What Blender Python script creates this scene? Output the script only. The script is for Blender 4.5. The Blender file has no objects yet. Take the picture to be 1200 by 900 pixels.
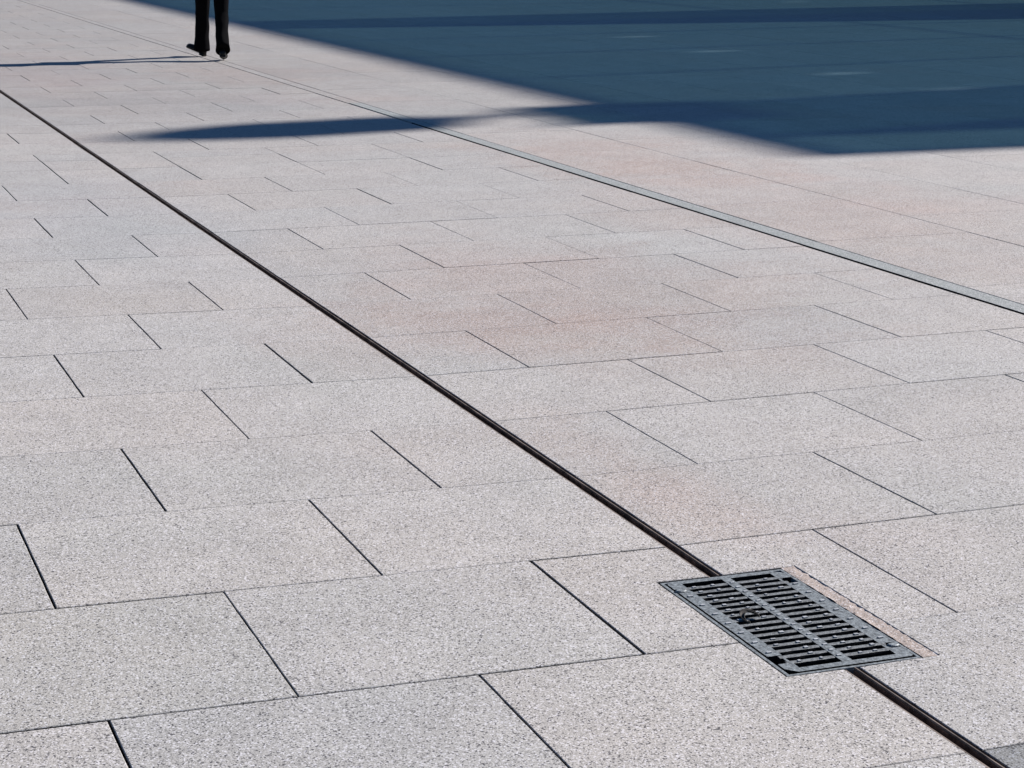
import bpy, bmesh, math, random
from mathutils import Vector, Matrix, noise
random.seed(11)
C = bpy.context.scene
COL = C.collection
S = 1.5                      # metres per unit of the survey (camera height)
FALL = 0.00904               # paving falls this much towards the slot drain at x = 0

# ------------------------------------------------------------------ camera
pitch, roll, yaw = 0.23394, 0.016994, 0.377393
F = Vector((math.sin(yaw)*math.cos(pitch), math.cos(yaw)*math.cos(pitch), -math.sin(pitch)))
R = F.cross(Vector((0, 0, 1))).normalized(); U = R.cross(F)
R2 = R*math.cos(roll) + U*math.sin(roll); U2 = -R*math.sin(roll) + U*math.cos(roll)
cd = bpy.data.cameras.new('camera'); cam = bpy.data.objects.new('camera', cd); COL.objects.link(cam)
m = Matrix((R2, U2, -F)).transposed().to_4x4(); m.translation = Vector((-1.37674*S, 0, 1.0*S))
cam.matrix_world = m
cd.sensor_fit = 'HORIZONTAL'; cd.sensor_width = 36; cd.lens = 36*2257.1/1200
cd.clip_start = 0.05; cd.clip_end = 6000
C.camera = cam

# ------------------------------------------------------------------ light
EL = math.radians(30); SX, SY = 1.0, 0.21
n_ = math.hypot(SX, SY)
sundir = Vector((SX/n_*math.cos(EL), SY/n_*math.cos(EL), math.sin(EL)))
TAN = math.tan(EL)*n_        # rise per metre of x towards the sun
w = bpy.data.worlds.new('World'); C.world = w; w.use_nodes = True
nt = w.node_tree; bg = nt.nodes['Background']
sky = nt.nodes.new('ShaderNodeTexSky'); sky.sky_type = 'NISHITA'; sky.sun_disc = False
sky.sun_elevation = EL; sky.sun_rotation = math.atan2(SX, SY)
sky.air_density = 1.0; sky.dust_density = 0.0; sky.ozone_density = 10.0
nt.links.new(sky.outputs[0], bg.inputs[0]); bg.inputs[1].default_value = 0.05
sl = bpy.data.lights.new('sun', 'SUN'); sl.energy = 5.0; sl.angle = math.radians(0.6); sl.color = (1.0, 0.95, 0.95)
so = bpy.data.objects.new('sun', sl); COL.objects.link(so)
so.rotation_euler = sundir.to_track_quat('Z', 'Y').to_euler(); so.location = (30, 5, 30)
C.view_settings.view_transform = 'Standard'; C.view_settings.look = 'None'
C.view_settings.gamma = 1; C.view_settings.use_curve_mapping = False
C.view_settings.exposure = 0.75
C.render.engine = 'CYCLES'

def gz(x): return FALL*abs(x)

# ------------------------------------------------------------------ materials
def new_mat(name):
    mt = bpy.data.materials.new(name); mt.use_nodes = True
    return mt, mt.node_tree.nodes, mt.node_tree.links, mt.node_tree.nodes['Principled BSDF']
def N(nd, t, **kw):
    n = nd.new(t)
    for k, v in kw.items(): setattr(n, k, v)
    return n
def ramp(nd, pts, interp='LINEAR'):
    r = nd.new('ShaderNodeValToRGB'); r.color_ramp.interpolation = interp
    e = r.color_ramp.elements
    while len(e) < len(pts): e.new(0.5)
    for q, (p, c) in zip(e, pts):
        q.position = p; q.color = (c, c, c, 1) if isinstance(c, (int, float)) else (*c, 1)
    return r
def mix(nd, lk, mode, fac, a, b):
    mx = nd.new('ShaderNodeMix'); mx.data_type = 'RGBA'; mx.blend_type = mode
    for sock, v in ((mx.inputs[0], fac), (mx.inputs[6], a), (mx.inputs[7], b)):
        if hasattr(v, 'is_linked') or hasattr(v, 'links'): lk.new(v, sock)
        elif isinstance(v, tuple): sock.default_value = (*v, 1)
        else: sock.default_value = v
    return mx.outputs[2]
def noise_n(nd, lk, vec, scale, detail=2, rough=0.5):
    n = nd.new('ShaderNodeTexNoise'); n.inputs['Scale'].default_value = scale
    n.inputs['Detail'].default_value = detail; n.inputs['Roughness'].default_value = rough
    lk.new(vec, n.inputs['Vector']); return n

def granite(name, base, joints=False, fleck=1.0, tone_attr=True, patches=False):
    mt, nd, lk, bs = new_mat(name)
    geo = nd.new('ShaderNodeNewGeometry'); pos = geo.outputs['Position']
    # slow colour wander: pinkish, neutral and greenish-grey veins of the stone
    n1 = noise_n(nd, lk, pos, 0.9, 3)
    hue = ramp(nd, [(0.30, (0.965, 0.985, 0.985)), (0.5, (0.99, 0.985, 0.985)), (0.7, (1.01, 0.985, 0.965))])
    lk.new(n1.outputs[0], hue.inputs[0])
    col = mix(nd, lk, 'MULTIPLY', 1.0, base, hue.outputs[0])
    n2 = noise_n(nd, lk, pos, 3.7, 5, 0.6)
    r2 = ramp(nd, [(0.3, 0.91), (0.7, 1.06)]); lk.new(n2.outputs[0], r2.inputs[0])
    col = mix(nd, lk, 'MULTIPLY', 1.0, col, r2.outputs[0])
    # rosy iron staining in drifting patches
    n3 = noise_n(nd, lk, pos, 0.35, 4, 0.6)
    r3 = ramp(nd, [(0.55, 0.0), (0.68, 0.35)]); lk.new(n3.outputs[0], r3.inputs[0])
    col = mix(nd, lk, 'MULTIPLY', r3.outputs[0], col, (1.04, 0.90, 0.88))
    if patches:
        # iron-stained and grimy areas of this pavement: (x, y, reach along x, reach along y, colour)
        nz = noise_n(nd, lk, pos, 1.6, 6, 0.7)
        for px_, py_, rx_, ry_, pc in STAINS:
            mp = nd.new('ShaderNodeMapping'); mp.inputs['Location'].default_value = (-px_/rx_, -py_/ry_, 0)
            mp.inputs['Scale'].default_value = (1/rx_, 1/ry_, 0.0); lk.new(pos, mp.inputs[0])
            ln = nd.new('ShaderNodeVectorMath'); ln.operation = 'LENGTH'; lk.new(mp.outputs[0], ln.inputs[0])
            sm = nd.new('ShaderNodeMath'); sm.operation = 'MULTIPLY_ADD'; sm.inputs[1].default_value = 2.2
            lk.new(nz.outputs[0], sm.inputs[0]); lk.new(ln.outputs['Value'], sm.inputs[2])
            rr_ = ramp(nd, [(0.36, 1.0), (0.56, 0.0)])
            dv = nd.new('ShaderNodeMath'); dv.operation = 'MULTIPLY'; dv.inputs[1].default_value = 0.25
            lk.new(sm.outputs[0], dv.inputs[0]); lk.new(dv.outputs[0], rr_.inputs[0])
            col = mix(nd, lk, 'MULTIPLY', rr_.outputs[0], col, pc)
        # old gum spots and drips
        vg = nd.new('ShaderNodeTexVoronoi'); vg.inputs['Scale'].default_value = 2.3; lk.new(pos, vg.inputs['Vector'])
        sg = nd.new('ShaderNodeSeparateColor'); lk.new(vg.outputs['Color'], sg.inputs[0])
        g1 = nd.new('ShaderNodeMath'); g1.operation = 'LESS_THAN'; g1.inputs[1].default_value = 0.30; lk.new(sg.outputs[0], g1.inputs[0])
        g2 = ramp(nd, [(0.018, 0.42), (0.034, 0.0)]); lk.new(vg.outputs['Distance'], g2.inputs[0])
        g3 = nd.new('ShaderNodeMath'); g3.operation = 'MULTIPLY'; lk.new(g1.outputs[0], g3.inputs[0]); lk.new(g2.outputs[0], g3.inputs[1])
        col = mix(nd, lk, 'MULTIPLY', g3.outputs[0], col, (0.45, 0.43, 0.42))
    # crystals: medium grey, black mica, white feldspar
    ng = noise_n(nd, lk, pos, 330, 2, 0.75)
    rg = ramp(nd, [(0.31, 0.36), (0.5, 1.0), (0.69, 1.55)]); lk.new(ng.outputs[0], rg.inputs[0])
    col = mix(nd, lk, 'MULTIPLY', fleck, col, rg.outputs[0])
    v = nd.new('ShaderNodeTexVoronoi'); v.inputs['Scale'].default_value = 295
    lk.new(pos, v.inputs['Vector'])
    sp = nd.new('ShaderNodeSeparateColor'); lk.new(v.outputs['Color'], sp.inputs[0])
    rd = ramp(nd, [(0.10, 1.0), (0.12, 0.0)]); lk.new(sp.outputs[0], rd.inputs[0])
    md = nd.new('ShaderNodeMath'); md.operation = 'MULTIPLY'; md.inputs[1].default_value = min(1, 0.9*fleck)
    lk.new(rd.outputs[0], md.inputs[0])
    col = mix(nd, lk, 'MIX', md.outputs[0], col, (0.055, 0.052, 0.055))
    rw = ramp(nd, [(0.86, 0.0), (0.88, 0.7)]); lk.new(sp.outputs[1], rw.inputs[0])
    col = mix(nd, lk, 'MIX', rw.outputs[0], col, (0.68, 0.66, 0.65))
    # a few larger dark specks
    v2 = nd.new('ShaderNodeTexVoronoi'); v2.inputs['Scale'].default_value = 95
    lk.new(pos, v2.inputs['Vector'])
    s2 = nd.new('ShaderNodeSeparateColor'); lk.new(v2.outputs['Color'], s2.inputs[0])
    m1 = nd.new('ShaderNodeMath'); m1.operation = 'LESS_THAN'; m1.inputs[1].default_value = 0.05
    lk.new(s2.outputs[0], m1.inputs[0])
    m2 = nd.new('ShaderNodeMath'); m2.operation = 'LESS_THAN'; m2.inputs[1].default_value = 0.26
    lk.new(v2.outputs['Distance'], m2.inputs[0])
    m3 = nd.new('ShaderNodeMath'); m3.operation = 'MULTIPLY'
    lk.new(m1.outputs[0], m3.inputs[0]); lk.new(m2.outputs[0], m3.inputs[1])
    col = mix(nd, lk, 'MIX', m3.outputs[0], col, (0.07, 0.065, 0.07))
    if tone_attr:
        at = nd.new('ShaderNodeAttribute'); at.attribute_name = 'tone'
        col = mix(nd, lk, 'MULTIPLY', 1.0, col, at.outputs['Color'])
    if joints:
        br = nd.new('ShaderNodeTexBrick'); br.inputs['Scale'].default_value = 1.0
        br.inputs['Brick Width'].default_value = 0.755; br.inputs['Row Height'].default_value = 0.649
        br.inputs['Mortar Size'].default_value = 0.003
        br.inputs['Color1'].default_value = (1, 1, 1, 1); br.inputs['Color2'].default_value = (0.95, 0.95, 0.95, 1)
        br.inputs['Mortar'].default_value = (0.25, 0.24, 0.23, 1)
        lk.new(pos, br.inputs['Vector'])
        col = mix(nd, lk, 'MULTIPLY', 1.0, col, br.outputs['Color'])
    lk.new(col, bs.inputs['Base Color'])
    bs.inputs['Roughness'].default_value = 0.78
    bs.inputs['Specular IOR Level'].default_value = 0.25
    bp = nd.new('ShaderNodeBump'); bp.inputs['Strength'].default_value = 0.35; bp.inputs['Distance'].default_value = 0.0012
    lk.new(ng.outputs[0], bp.inputs['Height']); lk.new(bp.outputs[0], bs.inputs['Normal'])
    return mt

def plain(name, base, rough=0.7, metal=0.0, var=0.15, scale=40, spec=0.5, bump=0.0):
    mt, nd, lk, bs = new_mat(name)
    geo = nd.new('ShaderNodeNewGeometry')
    n1 = noise_n(nd, lk, geo.outputs['Position'], scale, 5, 0.65)
    r = ramp(nd, [(0.3, 1-var), (0.7, 1+var)]); lk.new(n1.outputs[0], r.inputs[0])
    col = mix(nd, lk, 'MULTIPLY', 1.0, base, r.outputs[0])
    lk.new(col, bs.inputs['Base Color'])
    bs.inputs['Roughness'].default_value = rough; bs.inputs['Metallic'].default_value = metal
    bs.inputs['Specular IOR Level'].default_value = spec
    if bump:
        bp = nd.new('ShaderNodeBump'); bp.inputs['Strength'].default_value = 0.6; bp.inputs['Distance'].default_value = bump
        lk.new(n1.outputs[0], bp.inputs['Height']); lk.new(bp.outputs[0], bs.inputs['Normal'])
    return mt

PK, PG = (0.985, 0.915, 0.89), (0.88, 0.88, 0.89)
STAINS = [(0.75*S, 4.9*S, 1.0, 1.5, (0.935, 0.86, 0.835)), (0.28*S, 4.5*S, 0.8, 0.7, PK), (0.12*S, 3.1*S, 0.2, 0.8, PK),
          (2.1*S, 6.3*S, 1.0, 2.6, PK), (2.2*S, 7.7*S, 1.0, 1.6, PK), (1.7*S, 12.6*S, 1.0, 1.5, PK), (0.7*S, 10.6*S, 1.6, 1.6, PG), (0.35*S, 13.0*S, 1.2, 2.5, (0.96, 0.91, 0.915)),
          (-1.0*S, 2.0*S, 1.1, 0.8, (0.93, 0.95, 0.97)), (-0.9*S, 2.75*S, 0.6, 0.7, (0.955, 0.965, 0.965)), (-0.3*S, 6.6*S, 0.8, 2.2, (0.95, 0.97, 1.0))]
M = {}
M['granite'] = granite('granite_paving', (0.396, 0.376, 0.336), patches=True)
M['granite_far'] = granite('granite_ground', (0.375, 0.362, 0.322), joints=True, tone_attr=False)
M['granite_plain'] = granite('granite_edging', (0.318, 0.302, 0.27), tone_attr=False)
M['strip'] = granite('gutter_stone', (0.265, 0.285, 0.265), fleck=0.5, tone_attr=False)
M['joint'] = plain('joint_sand', (0.028, 0.025, 0.023), 0.95, var=0.4, scale=60)
M['mortar'] = granite('grate_mortar', (0.37, 0.31, 0.26), fleck=0.7, tone_attr=False)
M['rust'] = plain('slot_steel', (0.11, 0.075, 0.055), 0.9, 0.0, var=0.9, scale=30, spec=0.1)
M['lip'] = plain('slot_lip_steel', (0.17, 0.135, 0.11), 0.8, 0.0, var=0.85, scale=9, spec=0.2)
M['iron'] = plain('cast_iron', (0.15, 0.16, 0.155), 0.6, 0.15, var=0.7, scale=110, bump=0.003)
M['iron_edge'] = plain('polished_iron_edge', (0.42, 0.43, 0.42), 0.55, 0.2, var=0.4, scale=120)
M['iron_worn'] = plain('worn_cast_iron', (0.165, 0.185, 0.185), 0.6, 0.1, var=0.8, scale=95, bump=0.003)
M['slot_shade'] = plain('painted_slot_shade', (0.010, 0.010, 0.011), 0.95, var=0.3, scale=50, spec=0.05)  # near-black stands in for shade inside the slots and gutter gap
M['pit'] = plain('pit_concrete', (0.05, 0.045, 0.04), 0.95, var=0.3, scale=12)
M['leaf'] = plain('dry_leaf', (0.035, 0.03, 0.022), 0.8, var=0.3, scale=90)
M['cloth'] = plain('black_trouser_cloth', (0.0035, 0.0035, 0.004), 0.95, var=0.2, scale=30, spec=0.03)
M['jacket'] = plain('black_jacket_cloth', (0.006, 0.006, 0.007), 0.95, var=0.2, scale=30, spec=0.05)
M['shoe'] = plain('black_shoe_leather', (0.005, 0.005, 0.005), 0.45, var=0.1, scale=30, spec=0.2)
M['skin'] = plain('skin', (0.48, 0.30, 0.22), 0.55, var=0.06, scale=20)
M['hair'] = plain('dark_hair', (0.02, 0.015, 0.012), 0.6, var=0.4, scale=200)
M['eye'] = plain('eye', (0.05, 0.04, 0.04), 0.2, var=0.0)
M['concrete'] = plain('pier_concrete', (0.30, 0.29, 0.28), 0.85, var=0.12, scale=1.2)
M['steel'] = plain('painted_steel', (0.10, 0.11, 0.12), 0.45, 0.3, var=0.05, scale=5)
M['zinc'] = plain('shadow_caster_zinc', (0.28, 0.29, 0.30), 0.45, 0.7, var=0.15, scale=6)
def glass(name, tint):
    mt = bpy.data.materials.new(name); mt.use_nodes = True
    nd, lk = mt.node_tree.nodes, mt.node_tree.links
    nd.remove(nd['Principled BSDF'])
    tr = nd.new('ShaderNodeBsdfTransparent'); tr.inputs[0].default_value = (*tint, 1)
    gl = nd.new('ShaderNodeBsdfGlossy'); gl.inputs['Roughness'].default_value = 0.02
    gl.inputs['Color'].default_value = (0.6, 0.75, 0.9, 1)
    mx = nd.new('ShaderNodeMixShader'); mx.inputs[0].default_value = 0.12
    lk.new(tr.outputs[0], mx.inputs[1]); lk.new(gl.outputs[0], mx.inputs[2])
    lk.new(mx.outputs[0], nd['Material Output'].inputs[0])
    return mt
M['glass'] = glass('shade_filter_glass', (0.205, 0.305, 0.300))  # tint invented to colour the light that reaches the shade
M['glass_dark'] = glass('shade_band_glass_dark', (0.11, 0.19, 0.17))  # darker tints added to cast the dark bands
M['glass_darkest'] = glass('shade_band_glass_darkest', (0.07, 0.12, 0.09))
M['glass_pale'] = glass('light_streak_glass', (0.44, 0.58, 0.62))  # paler tint added for the light streaks

# ------------------------------------------------------------------ helpers
def link(name, me, mat, parent=None):
    o = bpy.data.objects.new(name, me); COL.objects.link(o)
    if mat is not None: me.materials.append(mat)
    if parent is not None: o.parent = parent
    return o
def obj(name, bm, mat, parent=None, smooth=False):
    bmesh.ops.recalc_face_normals(bm, faces=bm.faces)
    me = bpy.data.meshes.new(name); bm.to_mesh(me); bm.free()
    if smooth:
        for p in me.polygons: p.use_smooth = True
    return link(name, me, mat, parent)
def thing(name, label, cat, loc=(0, 0, 0), rz=0, group=None):
    o = bpy.data.objects.new(name, None); COL.objects.link(o)
    o.location = loc; o.rotation_euler = (0, 0, rz); o.empty_display_size = 0.1
    return tag(o, label, cat, group)
def tag(o, label, cat, group=None):
    o['label'] = label; o['category'] = cat
    if group: o['group'] = group
    return o
def box(bm, x0, x1, y0, y1, z0, z1, bev=0.0, fall=False):
    vs = []
    for z in (z0, z1):
        for x, y in ((x0, y0), (x1, y0), (x1, y1), (x0, y1)):
            vs.append(bm.verts.new((x, y, z + (gz(x) if fall else 0))))
    fs = [bm.faces.new([vs[i] for i in f]) for f in ((0, 3, 2, 1), (4, 5, 6, 7), (0, 1, 5, 4), (1, 2, 6, 5), (2, 3, 7, 6), (3, 0, 4, 7))]
    if bev:
        es = list({e for f in fs for e in f.edges})
        bmesh.ops.bevel(bm, geom=es, offset=bev, segments=2, affect='EDGES', profile=0.6)
def ring(bm, c, ax, ay, n):
    return [bm.verts.new(Vector(c) + ax*math.cos(2*math.pi*i/n) + ay*math.sin(2*math.pi*i/n)) for i in range(n)]
def loft(bm, rings, caps=True):
    n = len(rings[0])
    for a, b in zip(rings, rings[1:]):
        for i in range(n):
            bm.faces.new((a[i], a[(i+1) % n], b[(i+1) % n], b[i]))
    if caps:
        bm.faces.new(rings[0][::-1]); bm.faces.new(rings[-1])
def tube(bm, p, q, r0, r1, n=10):
    p, q = Vector(p), Vector(q); d = (q-p).normalized()
    a = d.orthogonal().normalized(); b = d.cross(a)
    loft(bm, [ring(bm, p, a*r0, b*r0, n), ring(bm, q, a*r1, b*r1, n)])

# ------------------------------------------------------------------ ground
XL, XR, YN, YF = -9.0, 23.2, -2.0, 44.0          # field of individually cut slabs
GX0, GX1, GY0, GY1 = -0.100*S, 0.117*S, 2.172*S, 2.578*S   # grate opening
HG = 0.0170                                         # half width of the slot drain
CX0, CX1 = 1.737*S, 1.818*S                        # gutter strip

# wide ground sheet around the field
xs = [-2500, -60, XL, 0, XR, 90, 2500]; ys = [-2500, -60, YN, YF, 140, 2500]
def gzz(x): return gz(max(-60, min(90, x)))
bm = bmesh.new(); g = {}
for i, x in enumerate(xs):
    for j, y in enumerate(ys): g[i, j] = bm.verts.new((x, y, gzz(x)-0.003))
for i in range(len(xs)-1):
    for j in range(len(ys)-1):
        if xs[i] >= XL and xs[i+1] <= XR and ys[j] >= YN and ys[j+1] <= YF: continue
        bm.faces.new((g[i, j], g[i+1, j], g[i+1, j+1], g[i, j+1]))
o = obj('ground', bm, M['granite_far']); o['kind'] = 'structure'

# bedding seen in the joints, open at slot, gutter gap and grate pit
bm = bmesh.new()
def sheet(x0, x1, y0, y1, dz):
    if x0 < 0 < x1:
        sheet(x0, 0, y0, y1, dz); sheet(0, x1, y0, y1, dz); return
    bm.faces.new([bm.verts.new((x, y, gz(x)+dz)) for x, y in ((x0, y0), (x1, y0), (x1, y1), (x0, y1))])
BZ = -0.015
sheet(XL, GX0-0.01, YN, YF, BZ)
for x0, x1 in ((GX0-0.01, -HG-0.001), (HG+0.001, GX1+0.01)):
    sheet(x0, x1, YN, GY0-0.005, BZ); sheet(x0, x1, GY1+0.005, YF, BZ)
sheet(GX1+0.01, XR, YN, YF, BZ)
o = obj('joint_bedding', bm, M['joint']); o['kind'] = 'structure'

# ---- paving slabs: real stones with real joints
bm = bmesh.new(); tone = bm.faces.layers.float_color.new('tone')
def slab(poly, tn, cham=0.0016, dz=0.0):
    """axis-aligned counter-clockwise outline; top, chamfer and sides"""
    if min(p[1] for p in poly) < 11 and min(p[0] for p in poly) > -3:      # slightly worn, uneven arrises
        Q = []
        for i, p in enumerate(poly):
            q = poly[(i+1) % len(poly)]; k_ = max(1, int(math.hypot(q[0]-p[0], q[1]-p[1])/0.055)); Q.append(p)
            for j in range(1, k_):
                t_ = (j+random.uniform(-.3, .3))/k_; e_ = 0.0011 if random.random() < .12 else 0.0005
                ox, oy = (0, random.uniform(-e_, e_)) if abs(q[1]-p[1]) < 1e-6 else (random.uniform(-e_, e_), 0)
                Q.append((p[0]+(q[0]-p[0])*t_+ox, p[1]+(q[1]-p[1])*t_+oy))
        poly = Q
    n = len(poly)
    def inset(d):
        out = []
        for i in range(n):
            p, q, r = poly[i-1], poly[i], poly[(i+1) % n]
            e1 = (q[0]-p[0], q[1]-p[1]); e2 = (r[0]-q[0], r[1]-q[1])
            l1 = math.hypot(*e1); l2 = math.hypot(*e2)
            n1x, n1y, n2x, n2y = -e1[1]/l1, e1[0]/l1, -e2[1]/l2, e2[0]/l2
            dn = max(0.3, 1+n1x*n2x+n1y*n2y); nx = (n1x+n2x)/dn; ny = (n1y+n2y)/dn
            out.append((q[0]+nx*d, q[1]+ny*d))
        return out
    top = [bm.verts.new((x, y, gz(x)+dz)) for x, y in inset(cham)]
    mid = [bm.verts.new((x, y, gz(x)+dz-cham)) for x, y in poly]
    low = [bm.verts.new((x, y, gz(x)-0.035)) for x, y in poly]
    fs = [bm.faces.new(top)]
    for i in range(n):
        j = (i+1) % n
        fs.append(bm.faces.new((mid[i], mid[j], top[j], top[i])))
        fs.append(bm.faces.new((low[i], low[j], mid[j], mid[i])))
    for f in fs: f[tone] = tn
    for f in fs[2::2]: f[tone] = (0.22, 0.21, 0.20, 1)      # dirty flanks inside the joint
def rtone(lo=0.965, hi=1.03):
    v = random.uniform(lo, hi); h = random.uniform(-0.012, 0.012)
    return (v*(1+h), v, v*(1-h*0.7), 1)
def jit(a, b): return random.uniform(a, b)
JR = {10: .0002, 11: .0026, 12: .0018, 13: .0046, 14: .0032, 15: .0036, 16: .0014, 17: .0044, 18: .0030, 19: .0038}
JL = {9: .0026, 10: .0034, 11: .0036, 12: .0032, 13: .0013, 14: .0018, 15: .0022, 16: .0018}
def place(x0, x1, y0, y1, gu, gv, t=None):
    """slab in its cell; gu = half joint across x, gv = half joint across y"""
    x0 += gu*jit(.3, 1.5); x1 -= gu*jit(.3, 1.5); ga, gb = gv if isinstance(gv, tuple) else (gv, gv)
    y0 += ga*jit(.3, 1.7)*.75; y1 -= gb*jit(.3, 1.7)*.75
    if x1-x0 < 0.02 or y1-y0 < 0.02: return
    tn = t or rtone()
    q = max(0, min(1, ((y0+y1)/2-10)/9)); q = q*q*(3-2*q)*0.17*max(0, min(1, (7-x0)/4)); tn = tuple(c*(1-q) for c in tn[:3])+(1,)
    dz = jit(-0.0007, 0.0007)
    gx0, gx1, gy0, gy1 = GX0-0.006, GX1+0.006, GY0-0.006, GY1+0.006
    if x1 <= gx0 or x0 >= gx1 or y1 <= gy0 or y0 >= gy1:
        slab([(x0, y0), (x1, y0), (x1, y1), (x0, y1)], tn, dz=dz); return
    # one corner is cut away for the grate
    if x0 < gx0 and y1 > gy1:   P = [(x0, y0), (gx0, y0), (gx0, gy1), (x1, gy1), (x1, y1), (x0, y1)]
    elif x0 < gx0:              P = [(x0, y0), (x1, y0), (x1, gy0), (gx0, gy0), (gx0, y1), (x0, y1)]
    elif y1 > gy1:              P = [(x0, gy1), (gx1+MW, gy1), (gx1+MW, y0), (x1, y0), (x1, y1), (x0, y1)]
    else:                       P = [(x0, y0), (x1, y0), (x1, y1), (gx1+MW, y1), (gx1+MW, gy0), (x0, gy0)]
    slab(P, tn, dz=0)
MW = 0.032      # mortar strip beside the grate

E = [(2.306 + 0.4325*k)*S for k in range(-10, 14)]
kpar = [k % 2 for k in range(-10, 13)]              # 0: joints near .25, 1: joints near .50
more = [(8.24, 0), (8.48, 0), (8.92, 1), (9.35, 0), (9.71, 1), (10.15, 0), (10.67, 1), (11.07, 0), (11.52, 1), (11.95, 0), (12.40, 1), (12.84, 0), (13.25, 1)]
for y, pr in more: E.append(y*S); kpar.append(pr)
kk = 1
while E[-1] < YF:
    E.append(min(YF+0.01, E[-1]+0.434*S)); kpar.append(0 if kk % 2 else 1); kk += 1
for c in range(len(E)-1):
    y0, y1 = E[c], E[c+1]
    if y1 < YN: continue
    A = kpar[c] == 0
    gvv = 0.0014+0.0012*random.random()
    # left of the slot
    first = (0.2545 if A else 0.5045)*S
    x1 = -HG; x0 = -first
    while x1 > XL:
        t = None
        if abs(y0-E[10]) < .01 and x0 < -1.1*S < x1: t = (0.975, 0.985, 0.98, 1)
        place(max(x0, XL), x1, y0, y1, 0.0026, (JL.get(c, gvv), JL.get(c+1, gvv)), t)
        x1 = x0; x0 -= 0.503*S
    # right of the slot up to the gutter
    x0 = HG; x1 = (0.2655 if A else 0.5155)*S
    while x0 < CX0-0.02:
        if x1 > CX0-0.18: x1 = CX0-0.004
        t = None
        if c == 8 and x0 < 0.2: t = (0.55, 0.585, 0.61, 1)
        place(x0, x1, y0, y1, 0.0020, (JR.get(c, gvv), JR.get(c+1, gvv)), t)
        x0 = x1; x1 += 0.5025*S
# beyond the gutter: long strips parallel to it
edges = [CX1+0.003, 2.405*S, 2.985*S]
while edges[-1] < XR-0.3: edges.append(edges[-1]+0.575*S)
edges[-1] = XR
L = 0.84*S
for i in range(len(edges)-1):
    off = (4.56*S) % L if i == 0 else ((8.30*S) % L if i == 1 else random.uniform(0, L))
    y = YN - L + (off-YN) % L
    while y < YF:
        place(edges[i], edges[i+1], max(YN, y), min(YF, y+L), 0.0014, 0.0013, rtone(0.96, 1.03))
        y += L
o = obj('paving', bm, M['granite']); o['kind'] = 'structure'

# ------------------------------------------------------------------ slot drain
sd = thing('slot_drain', 'long narrow steel slot drain running diagonally through the paving', 'drain', (0, 0, 0))
def slotprism(bm, x0, x1, z0, z1, y0, y1): box(bm, x0, x1, y0, y1, z0, z1)
segs = ((YN, GY0-0.004), (GY1+0.004, YF))
bm = bmesh.new()
for y0, y1 in segs:
    slotprism(bm, -0.0166, -0.0130, -0.006, -0.0030, y0, y1)
    slotprism(bm, 0.0062, 0.0088, -0.004, 0.0004, y0, y1)
obj('rail', bm, M['lip'], sd)
bm = bmesh.new()
for y0, y1 in segs:
    slotprism(bm, -0.0166, -0.0115, -0.10, -0.0062, y0, y1)
    slotprism(bm, 0.0057, 0.0086, -0.10, -0.0042, y0, y1)
    slotprism(bm, -0.0113, 0.0055, -0.11, -0.020, y0, y1)
    slotprism(bm, 0.0090, 0.0166, -0.10, -0.02, y0, y1)
obj('channel', bm, M['rust'], sd)

# gutter strip on the right
gs = thing('gutter_strip', 'flat blue grey stone gutter strip with a dark gap along its near edge', 'gutter', (0, 0, 0))
bm = bmesh.new(); bm2 = bmesh.new(); y = YN
while y < YF:
    y2 = min(YF, y+2.52)
    (lambda b_: box(b_, CX0+(0.0205 if y < 14 else 0.010), CX1-0.002, y+0.001, y2-0.001, -0.05, -0.0006, fall=True))(bm if y < 14 else bm2); y = y2
obj('strip', bm, M['strip'], gs); obj('strip', bm2, M['granite_plain'], gs)
bm = bmesh.new()
box(bm, CX0-0.003, CX0+0.0183, YN, YF, -0.06, -0.028, fall=True)
box(bm, CX0+0.0185, CX0+0.0203, YN, 14, -0.06, -0.0016, fall=True)
obj('gap', bm, M['slot_shade'], gs)  # near-black liner paints the shade of the gap

# ------------------------------------------------------------------ grate
W, D = GX1-GX0, GY1-GY0
gr = thing('drain_grate', 'rectangular dark cast iron drain grate with two columns of slots', 'grate', (GX0, GY0, 0.0))
# frame
bm = bmesh.new()
fz0, fz1 = -0.05, -0.001
box(bm, 0.000, 0.0075, 0, D, fz0, fz1); box(bm, W-0.0075, W, 0, D, fz0, fz1)
box(bm, 0.0078, W-0.0078, 0, 0.0075, fz0, fz1); box(bm, 0.0078, W-0.0078, D-0.0075, D, fz0, fz1)
obj('frame', bm, M['iron_worn'], gr)
# slotted cover
x0, x1, y0, y1 = 0.011, W-0.011, 0.011, D-0.011
zt, zb = 0.001, -0.034
rimx = 0.034; sp = 0.012; cx = 0.107*S-0.004; cx = (x0+x1)/2 - 0.002
bm = bmesh.new()
CH = 0.03      # chamfered corner
def prism(bm, poly, z0, z1):
    a = [bm.verts.new((x, y, z0)) for x, y in poly]; b = [bm.verts.new((x, y, z1)) for x, y in poly]
    n = len(poly)
    for i in range(n): bm.faces.new((a[i], a[(i+1) % n], b[(i+1) % n], b[i]))
    bm.faces.new(a[::-1]); bm.faces.new(b)
ns = 17
ya, yb = y0+0.020, y1-0.014
pitch_ = (yb-ya)/ns
bw = pitch_*0.54
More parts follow.
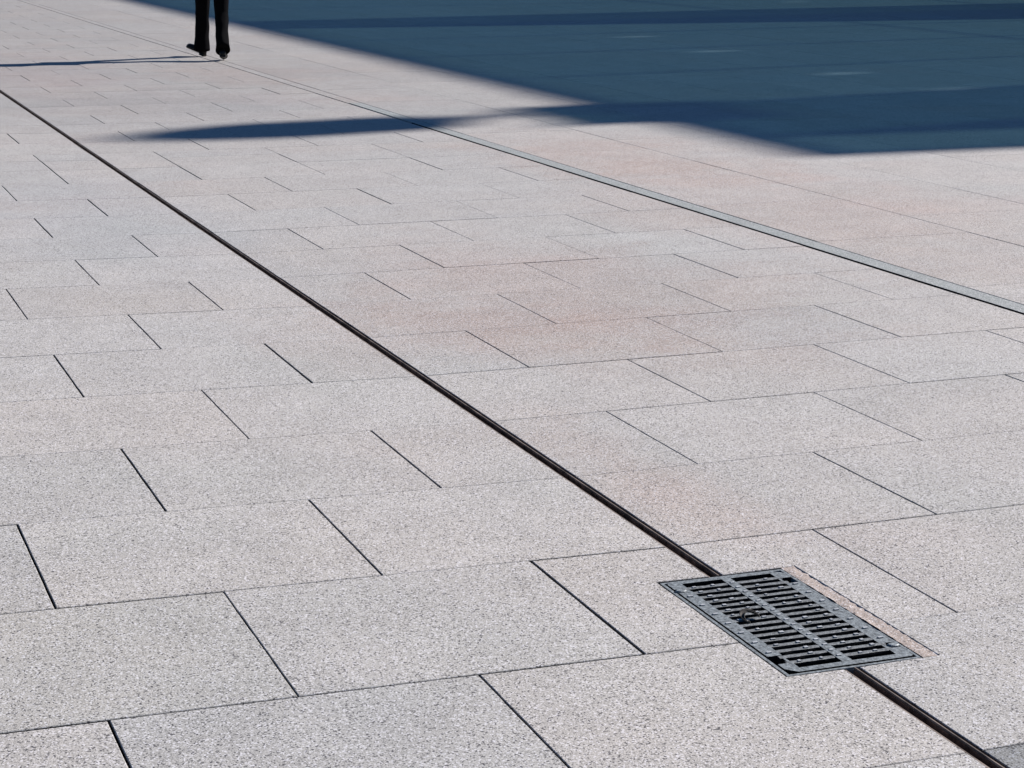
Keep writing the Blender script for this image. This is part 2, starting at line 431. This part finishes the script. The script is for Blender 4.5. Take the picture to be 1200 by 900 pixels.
# rims left: with keyhole notch near the near-left corner
kh = (0.060, 0.095)
prism(bm, [(x0+0.022, y0), (x0+rimx, y0), (x0+rimx, y0+kh[0]-0.01), (x0, y0+kh[0]-0.01), (x0, y0+0.022)], zb, zt)
prism(bm, [(x0+0.028, y0+kh[0]-0.01), (x0+rimx, y0+kh[0]-0.01), (x0+rimx, y0+kh[1]), (x0+0.028, y0+kh[1])], zb, zt-0.001)
prism(bm, [(x0, y0+kh[1]), (x0+rimx, y0+kh[1]), (x0+rimx, y1-0.07), (x0, y1-0.07)], zb, zt)
prism(bm, [(x0, y1-0.045), (x0+rimx, y1-0.045), (x0+rimx, y1), (x0+0.008, y1), (x0, y1-0.008)], zb, zt)
prism(bm, [(x0+0.022, y1-0.07), (x0+rimx, y1-0.07), (x0+rimx, y1-0.045), (x0+0.022, y1-0.045)], zb, zt-0.001)
# right rim, keyhole near the far-right corner
prism(bm, [(x1-rimx, y0), (x1-0.008, y0), (x1, y0+0.008), (x1, y0+0.055), (x1-rimx, y0+0.055)], zb, zt)
prism(bm, [(x1-rimx, y0+0.055), (x1-0.024, y0+0.055), (x1-0.024, y0+0.085), (x1-rimx, y0+0.085)], zb, zt-0.001)
prism(bm, [(x1-rimx, y0+0.085), (x1, y0+0.085), (x1, y1-0.09), (x1-rimx, y1-0.09)], zb, zt)
prism(bm, [(x1-rimx, y1-0.09), (x1-0.028, y1-0.09), (x1-0.028, y1-0.052), (x1-rimx, y1-0.052)], zb, zt-0.001)
prism(bm, [(x1-rimx, y1-0.052), (x1, y1-0.052), (x1, y1-0.022), (x1-0.022, y1), (x1-rimx, y1)], zb, zt)
# near and far edges, spine
xa, xb = x0+rimx, x1-rimx
box(bm, xa+0.0002, xb-0.0002, y0, ya, zb, zt); box(bm, xa+0.0002, xb-0.0002, yb, y1, zb, zt)
box(bm, cx-sp, cx+sp, ya+0.0002, yb-0.0002, zb, zt+0.0006)
def rstud(xc, yc, hx, hy): box(bm, xc-hx, xc+hx, yc-hy, yc+hy, zt-0.001, zt+0.0026, 0.0008)
for k in range(1, ns): rstud(cx+random.uniform(-.002, .002), ya+k*pitch_, 0.005, 0.0035)
for i in range(7):
    yy = y0+0.115+i*0.062
    rstud(x0+0.014, yy, 0.006, 0.0035); rstud(x1-0.014, yy, 0.006, 0.0035)
bmesh.ops.recalc_face_normals(bm, faces=bm.faces); bm.normal_update()
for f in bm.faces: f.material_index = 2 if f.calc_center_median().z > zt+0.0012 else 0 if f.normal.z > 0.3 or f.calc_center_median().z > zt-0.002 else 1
ro = obj('rim', bm, M['iron_worn'], gr); ro.data.materials.append(M['slot_shade']); ro.data.materials.append(M['iron_edge'])
# bars: rounded cast bars between the slots, each with its anti-slip stud
stud = (lambda bm, xc, yc, hx, hy: box(bm, xc-hx, xc+hx, yc-hy, yc+hy, zt-0.0012, zt+0.0022, 0.0008))
for k in range(1, ns):
    yc = ya + k*pitch_
    for a, b in ((xa-0.012, cx-sp+0.002), (cx+sp-0.002, xb+0.012)):
        bars = bmesh.new()
        prof = [(-bw/2*0.45, zb), (-bw/2, zt-0.005), (-bw/2*0.82, zt-0.0008), (0, zt+0.0002), (bw/2*0.82, zt-0.0008), (bw/2, zt-0.005), (bw/2*0.45, zb)]
        nn = 9; rs = []
        for i in range(nn):
            x = a+(b-a)*i/(nn-1); wv = 1+random.uniform(-.10, .10)
            rs.append([bars.verts.new((x, yc+p*wv+random.uniform(-.0004, .0004), z)) for p, z in prof])
        loft(bars, rs)
        for fx in (0.28, 0.70):
            if random.random() < 0.85:
                xc = a+(b-a)*(fx+random.uniform(-.06, .06)); stud(bars, xc, yc, random.uniform(.003, .006), bw*random.uniform(.15, .27))
        bmesh.ops.recalc_face_normals(bars, faces=bars.faces); bars.normal_update()
        for f in bars.faces: f.material_index = 2 if f.calc_center_median().z > zt+0.0008 else 0 if f.normal.z > 0.6 or f.calc_center_median().z > zt else 1  # bar sides take the painted slot shade, tops stay iron
        bo = obj('bar', bars, M['iron'], gr); bo.data.materials.append(M['slot_shade']); bo.data.materials.append(M['iron_edge'])
# lifting lugs: oval bosses on two opposite corners
def lug(cxx, cyy):
    b = bmesh.new()
    rr = []
    for rx, ry, z in ((0.014, 0.0095, zt-0.012), (0.014, 0.0095, zt+0.0005), (0.011, 0.007, zt+0.0025)):
        rr.append([b.verts.new((cxx+rx*math.cos(t*math.pi/8), cyy+ry*math.sin(t*math.pi/8), z)) for t in range(16)])
    loft(b, rr); obj('lifting_lug', b, M['iron_worn'], gr)
lug(x0+0.0105, y1-0.058); lug(x1-0.0105, y0+0.069)
# pit under the grate
bm = bmesh.new()
px0, px1, py0, py1 = -0.004, W+0.004, -0.004, D+0.004
zz = -0.42
vt = [bm.verts.new(v) for v in ((px0, py0, -0.04), (px1, py0, -0.04), (px1, py1, -0.04), (px0, py1, -0.04))]
vb = [bm.verts.new((v.co.x, v.co.y, zz)) for v in vt]
for i in range(4): bm.faces.new((vt[i], vt[(i+1) % 4], vb[(i+1) % 4], vb[i]))
bm.faces.new(vb)
obj('catch_pit', bm, M['pit'], gr)
# mortar strip bedding the right side and smears round the frame
bm = bmesh.new()
def irregular(x0, x1, y0, y1, z, nx, ny, amp, seed):
    g = {}
    for i in range(nx+1):
        for j in range(ny+1):
            x = x0+(x1-x0)*i/nx; y = y0+(y1-y0)*j/ny
            e = noise.noise(Vector((x*40, y*25, seed)))
            if i == nx: x += amp*e
            if j in (0, ny): y += amp*0.5*e*(1 if j else -1)
            g[i, j] = bm.verts.new((x, y, z+gz(GX1)+0.0022*noise.noise(Vector((x*60, y*60, seed+3)))))
    for i in range(nx):
        for j in range(ny): bm.faces.new((g[i, j], g[i+1, j], g[i+1, j+1], g[i, j+1]))
irregular(GX1+0.0005, GX1+MW+0.012, GY0-0.004, GY1+0.012, -0.0012, 8, 60, 0.002, 2.0)
ms = obj('mortar_patch', bm, M['mortar'], None, True)
tag(ms, 'rough pinkish brown mortar strip along the right side of the drain grate', 'mortar')
# curled dry leaf caught on the bars
bm = bmesh.new(); rows = []
for i in range(13):
    t = i/12; wd = 0.013*math.sin(math.pi*min(1, t*1.02))+0.0008; row = []
    for j in range(5):
        s = (j-2)/2
        ang = t*3.9
        x = 0.022*math.cos(ang)*(1-.35*t) ; y = 0.026*math.sin(ang)
        row.append(bm.verts.new((x*(1+s*wd*26), y*(1+s*wd*26), 0.004+0.006*abs(s)+0.006*math.sin(t*5))))
    rows.append(row)
for a, b in zip(rows, rows[1:]):
    for j in range(4): bm.faces.new((a[j], a[j+1], b[j+1], b[j]))
lf = obj('dry_leaf', bm, M['leaf'], None, True); lf.location = (GX0+0.083, GY0+0.315, 0.0)
md = lf.modifiers.new('thick', 'SOLIDIFY'); md.thickness = 0.0012
tag(lf, 'small dark curled dry leaf caught on the left bars of the grate', 'leaf')

# ------------------------------------------------------------------ unseen building off to the right, glazing invented to shape the big shade
BX = 32.0; TOP = 0.04 + (BX-4.45)*TAN
RY0 = 7.43*S + SY*(TOP-0.05)/TAN; RY1 = 88.0
OFF = SY*(TOP-0.05)/TAN
T2 = (8.16*S+OFF, 14.5+OFF); T1 = (17.65*S+OFF, 30.3+SY*(BX-14))
DX = 20.0
gb = thing('shade_casting_building', 'unseen building casting the big shade, its tinted glazing and dark bays invented for shade bands', 'building', (BX, RY0, 0))
def gobj(name, bm, mat): 
    for v in bm.verts: v.co -= Vector((BX, RY0, 0))
    return obj(name, bm, mat, gb)
bm = bmesh.new(); box(bm, BX+0.1, BX+DX, RY1-0.4, RY1, -0.5, TOP); gobj('end_wall', bm, M['concrete'])
bays = []
def bay_range(a, b, n):
    for i in range(n): bays.append((a+(b-a)*i/n, a+(b-a)*(i+1)/n))
bay_range(RY0, T2[0], 1)
bay_range(T2[0], T2[1], 1); bay_range(T2[1], T1[0], 4)
bay_range(T1[0], T1[1], 1); bay_range(T1[1], RY1-0.4, 15)
slots = {}
for xh, yh in ((5.98, 15.73), (5.77, 13.82), (5.58, 11.55), (5.61, 10.25), (11.2, 22.1)):
    slots[yh*S+SY*(BX-xh*S)] = gz(xh*S)+(BX-xh*S)*TAN
for a, b in bays:
    bm = bmesh.new()
    hs = [(k, z) for k, z in slots.items() if a < k < b]
    z0 = 0.0; h = 0.085
    if not hs: box(bm, BX, BX+0.02, a, b, z0, TOP-0.15)
    else:
        hs.sort(); yprev = a
        for k, z in hs:
            box(bm, BX, BX+0.02, yprev, k-h, z0, TOP-0.15)
            box(bm, BX, BX+0.02, k-h, k+h, z0, z-0.15); box(bm, BX, BX+0.02, k-h, k+h, z+0.15, TOP-0.15)
            yprev = k+h
        box(bm, BX, BX+0.02, yprev, b, z0, TOP-0.15)
    gobj('shade_filter_bay', bm, M['glass_dark' if abs(a-T2[0]) < .01 else 'glass_darkest' if abs(a-T1[0]) < .01 else 'glass'])
    for k, z in hs:
        bm = bmesh.new(); box(bm, BX+0.002, BX+0.018, k-h, k+h, z-0.15, z+0.15); gobj('light_streak_pane', bm, M['glass_pale'])  # pale panes added to let light streaks into the shade
    bm = bmesh.new(); box(bm, BX-0.08, BX-0.002, b-0.03, b+0.03, 0, TOP-0.15); gobj('mullion', bm, M['steel'])
bm = bmesh.new(); box(bm, BX+0.025, BX+DX, T2[0]-0.02, T2[0], 0, TOP); gobj('shade_band_pane', bm, M['glass_dark'])  # added panes that cast the dark shade bands
bm = bmesh.new(); box(bm, BX+0.025, BX+DX, T1[0]-0.02, T1[0], 0, TOP); gobj('shade_band_pane', bm, M['glass_darkest'])
bm = bmesh.new(); box(bm, BX+0.025, BX+DX, RY0, RY0+0.02, 0, TOP-0.15); gobj('end_glazing', bm, M['glass'])
bm = bmesh.new()
box(bm, BX-0.08, BX+0.06, RY0-0.03, RY1, TOP-0.148, TOP)
box(bm, BX+0.062, BX+DX, RY0-0.03, RY0+0.09, TOP-0.148, TOP)
gobj('roof_edge', bm, M['steel'])
for z in (3.6, 7.2, 10.8):
    bm = bmesh.new(); box(bm, BX-0.06, BX-0.004, RY0, RY1-0.4, z, z+0.04); gobj('transom', bm, M['steel'])

# roof cowl is unseen and invented, shaped to cast the lens-shaped shadow
def back(xh, yh):          # ground point -> point on the facade plane
    x, y = xh*S, yh*S
    return BX, y+SY*(BX-x), gz(x)+(BX-x)*TAN
bm = bmesh.new(); box(bm, BX, BX+1.2, back(2.6, 9.05)[1], back(2.6, 9.85)[1], TOP+0.002, TOP+0.45); gobj('half_shade_box', bm, M['glass_dark'])  # box invented for the half shade between two shadow lines
for yy in (9.05, 9.85):
    bm = bmesh.new(); yb_ = back(2.6, yy)[1]; box(bm, BX-0.05, BX+1.25, yb_-0.09 if yy < 9.5 else yb_+0.003, yb_-0.003 if yy < 9.5 else yb_+0.09, TOP+0.001, TOP+0.55); gobj('shadow_line_bar', bm, M['steel'])  # bars added to cast the two dark shadow lines
rv = thing('lens_shadow_caster', 'unseen tapering cowl on thin struts on the roof of the glass building', 'shadow caster', (BX+0.2, back(1, 9.2)[1], TOP))
bm = bmesh.new(); rr = []
zlo = back(1.74, 9.2)[2]-TOP; zhi = back(0.05, 9.2)[2]-TOP
for t, r in ((0, .22), (.03, .40), (.09, .50), (.22, .53), (.34, .50), (.46, .55), (.6, .52), (.72, .42), (.82, .36), (.92, .20), (1, .05)):
    rr.append(ring(bm, (0, 0, zlo+(zhi-zlo)*t), Vector((r, 0, 0)), Vector((0, r, 0)), 24))
loft(bm, rr); obj('shadow_body', bm, M['zinc'], rv, True)
for (dy0, dy1, r) in ((0.0, 0.62, .06), (0.05, -0.05, .06), (0.0, 0.28, .03)):
    bm = bmesh.new(); tube(bm, (0, dy0, zlo+0.12), (0, dy1, 0.0), r*0.7, r); obj('strut', bm, M['zinc'], rv)

# ------------------------------------------------------------------ person walking away
PH = Vector((1.80*S, 14.04*S)); 
per = thing('person', 'person in black trousers and black shoes striding away across the sunlit slabs', 'person',
            (PH.x, PH.y, gz(PH.x)), -math.radians(10))
def skin_mesh(name, verts, edges, radii, root, sub=2):
    me = bpy.data.meshes.new(name+'_cage'); me.from_pydata(verts, edges, [])
    ob = bpy.data.objects.new(name+'_cage', me); COL.objects.link(ob)
    sk = ob.modifiers.new('skin', 'SKIN'); sk.use_smooth_shade = True
    lay = me.skin_vertices[0].data if me.skin_vertices else None
    if lay is None:
        bpy.context.view_layer.objects.active = ob
        lay = me.skin_vertices[0].data
    for i, r in enumerate(radii):
        lay[i].radius = r if isinstance(r, tuple) else (r, r)
        lay[i].use_root = (i == root)
    ss = ob.modifiers.new('sub', 'SUBSURF'); ss.levels = sub; ss.render_levels = sub
    dg = bpy.context.evaluated_depsgraph_get()
    out = bpy.data.meshes.new_from_object(ob.evaluated_get(dg)); out.name = name
    bpy.data.objects.remove(ob); bpy.data.meshes.remove(me)
    for p in out.polygons: p.use_smooth = True
    return out
def merge(name, meshes, mat, parent):
    b = bmesh.new()
    for me in meshes: b.from_mesh(me)
    for f in b.faces: f.smooth = True
    out = bpy.data.meshes.new(name); b.to_mesh(out); b.free(); out.materials.clear()
    return link(name, out, mat, parent)
HL, HR = Vector((-.095, 0.02, .90)), Vector((.095, -.02, .90))
KL, KR = Vector((-.100, .215, .485)), Vector((.092, -.115, .475))
AL, AR = Vector((-.105, .335, .100)), Vector((.078, -.405, .130))
# body: one continuous skin figure
bv = [(0, 0, .95), (0, 0, 1.12), (0, 0.01, 1.30), (0, 0.01, 1.44), (0, .015, 1.52), (0, .03, 1.62), (0, .035, 1.72),
      tuple(HL), tuple(KL), tuple(AL), tuple(HR), tuple(KR), tuple(AR),
      (-.18, 0, 1.41), (-.235, -.16, 1.15), (-.235, -.22, .92), (.18, 0, 1.41), (.235, .12, 1.15), (.235, .30, .96)]
be = [(0, 1), (1, 2), (2, 3), (3, 4), (4, 5), (5, 6), (0, 7), (7, 8), (8, 9), (0, 10), (10, 11), (11, 12), (3, 13), (13, 14), (14, 15), (3, 16), (16, 17), (17, 18)]
br = [.12, .12, .13, .10, .055, (.085, .10), (.07, .08), .075, .05, .035, .075, .05, .035, .055, .04, .028, .055, .04, .028]
parts = [skin_mesh('body', bv, be, br, 0)]
def hand(wrist, side, dirv):
    """palm and five bent fingers hanging below the wrist"""
    out = []; w_ = Vector(wrist); d = Vector(dirv).normalized()
    fwd = Vector((0, 1, 0)); inn = Vector((-side, 0, 0))
    palm = [w_, w_+d*.045, w_+d*.085]
    out.append(skin_mesh('palm', [tuple(p) for p in palm], [(0, 1), (1, 2)], [(.022, .028), (.018, .038), (.014, .036)], 0))
    for k, ln in enumerate((.072, .080, .075, .060)):
        b = w_+d*.08+fwd*(.027-.018*k)
        p1 = b+d*ln*.45+inn*.004; p2 = p1+d*ln*.30+inn*.014; p3 = p2+d*ln*.18+inn*.018
        out.append(skin_mesh('finger', [tuple(q) for q in (b, p1, p2, p3)], [(0, 1), (1, 2), (2, 3)], [.0095, .009, .0085, .0075], 0, 1))
    b = w_+d*.03+fwd*.025; p1 = b+d*.03+fwd*.022+inn*.012; p2 = p1+d*.03+fwd*.006+inn*.01
    out.append(skin_mesh('thumb', [tuple(q) for q in (b, p1, p2)], [(0, 1), (1, 2)], [.012, .011, .009], 0, 1))
    return out
parts += hand(bv[15], -1, (0, .08, -1)); parts += hand(bv[18], 1, (0, .35, -1))
# nose, ears, brow as small skinned lumps rooted in the head
parts.append(skin_mesh('nose', [(0, .10, 1.66), (0, .135, 1.635), (0, .12, 1.62)], [(0, 1), (1, 2)], [.010, .014, .010], 0, 1))
parts.append(skin_mesh('mouth', [(-.022, .112, 1.590), (0, .120, 1.589), (.022, .112, 1.590)], [(0, 1), (1, 2)], [.006, .008, .006], 1, 1))
for s in (-1, 1):
    parts.append(skin_mesh('ear', [(s*.082, .02, 1.675), (s*.092, .015, 1.65), (s*.082, .02, 1.625)], [(0, 1), (1, 2)], [(.008, .016)]*3, 1, 1))
merge('body', parts, M['skin'], per)
for s in (-1, 1):
    bm = bmesh.new(); bmesh.ops.create_uvsphere(bm, u_segments=12, v_segments=8, radius=.012, matrix=Matrix.Translation((s*.032, .112, 1.665)))
    obj('eye', bm, M['eye'], per, True)
merge('hair', [skin_mesh('hair', [(0, -.01, 1.665), (0, .015, 1.745), (0, .045, 1.775)], [(0, 1), (1, 2)], [(.088, .085), (.088, .10), (.05, .05)], 1)], M['hair'], per)
# trousers: straight legs with folds, ending in a clean hem over the shoes
bm = bmesh.new()
def trouser_leg(pts, seed):
    # pts: (centre, rx, ry)
    rr = []; n = 28
    P = [Vector(p[0]) for p in pts]
    steps = []
    for i in range(len(pts)-1):
        for k in range(6):
            t = k/6; steps.append((P[i].lerp(P[i+1], t), pts[i][1]*(1-t)+pts[i+1][1]*t, pts[i][2]*(1-t)+pts[i+1][2]*t, (P[i+1]-P[i]).normalized()))
    steps.append((P[-1], pts[-1][1], pts[-1][2], (P[-1]-P[-2]).normalized()))
    m_ = len(steps)
    for i, (c, rx, ry, d) in enumerate(steps):
        if 0 < i < m_-1: d = (steps[i+1][0]-steps[i-1][0]).normalized()
        ax = Vector((1, 0, 0)); ax = (ax-d*ax.dot(d)).normalized(); ay = d.cross(ax)
        ring_ = []
        for k in range(n):
            a = 2*math.pi*k/n
            f = 1+0.075*noise.noise(Vector((math.cos(a)*1.4, math.sin(a)*1.4+seed, i*0.22)))*(0.5+i/m_)+0.03*math.sin(i*1.1+2*a+seed)*(1 if i > m_*0.55 else 0.3)
            ring_.append(bm.verts.new(c+ax*math.cos(a)*rx*f+ay*math.sin(a)*ry*f))
        rr.append(ring_)
    d = steps[-1][3]; c = steps[-1][0]
    ins = [bm.verts.new(v.co+(c-v.co)*0.12-d*0.012) for v in rr[-1]]
    rr.append(ins); loft(bm, rr)
trouser_leg([((-.075, 0, .97), .10, .12), (HL, .095, .105), (HL.lerp(KL, .5), .084, .092), (KL, .076, .080), (KL.lerp(AL, .5), .076, .084), (Vector((-.112, .315, .075)), .088, .105)], 1.0)
trouser_leg([((.075, 0, .97), .10, .12), (HR, .095, .105), (HR.lerp(KR, .5), .084, .092), (KR, .074, .080), (KR.lerp(AR, .5), .070, .082), (Vector((.082, -.422, .118)), .076, .098)], 5.0)
rr = [ring(bm, (0, 0.0, z), Vector((rx, 0, 0)), Vector((0, ry, 0)), 28) for z, rx, ry in ((.80, .10, .07), (.86, .165, .115), (.94, .178, .125), (1.04, .16, .115))]
loft(bm, rr)
obj('trousers', bm, M['cloth'], per, True)
# jacket with sleeves
jv = [(0, 0, .86), (0, 0, 1.0), (0, 0, 1.15), (0, .01, 1.32), (0, .01, 1.44), (-.19, 0, 1.42), (-.245, -.16, 1.15), (-.240, -.215, .95), (.19, 0, 1.42), (.245, .12, 1.15), (.240, .285, .985)]
je = [(0, 1), (1, 2), (2, 3), (3, 4), (4, 5), (5, 6), (6, 7), (4, 8), (8, 9), (9, 10)]
jr = [(.23, .27), (.20, .22), (.175, .17), (.185, .14), (.10, .09), (.075, .08), .062, .048, (.075, .08), .062, .048]
merge('jacket', [skin_mesh('jacket', jv, je, jr, 2)], M['jacket'], per)
# shoes, lofted along their length: (distance from heel, half width, height, sole lift)
def shoe(heel, yaw_deg, pitch_deg):
    b = bmesh.new(); rs = []
    for t, wd, h in ((-.012, .012, .045), (0, .030, .070), (.03, .037, .085), (.08, .038, .085), (.12, .042, .066), (.17, .050, .066), (.22, .050, .062), (.26, .042, .056), (.285, .020, .038)):
        r = []
        for i in range(14):
            a = 2*math.pi*i/14; cx_, cz_ = math.cos(a), math.sin(a)
            z = h*(.5+.5*cz_) if cz_ > 0 else h*.5*(1+cz_*1.0)
            xw = wd*(abs(cx_)**.7)*(1 if cx_ > 0 else -1)*(1.0 if cz_ < .3 else .82)
            r.append(b.verts.new((xw, t, max(0, z))))
        rs.append(r)
    loft(b, rs)
    o = obj('shoe', b, M['shoe'], per, True)
    o.scale = (0.92, 0.88, 1.0)
    o.location = heel; o.rotation_euler = (math.radians(pitch_deg), 0, math.radians(yaw_deg))
    # heel block
    b = bmesh.new(); box(b, -.034, .034, -.004, .065, -.014, .012, .004); obj('heel', b, M['shoe'], o)
    return o
shoe((-.080, .305, .014), 52, 17)
shoe((.078, -.450, .060), -6, -13)
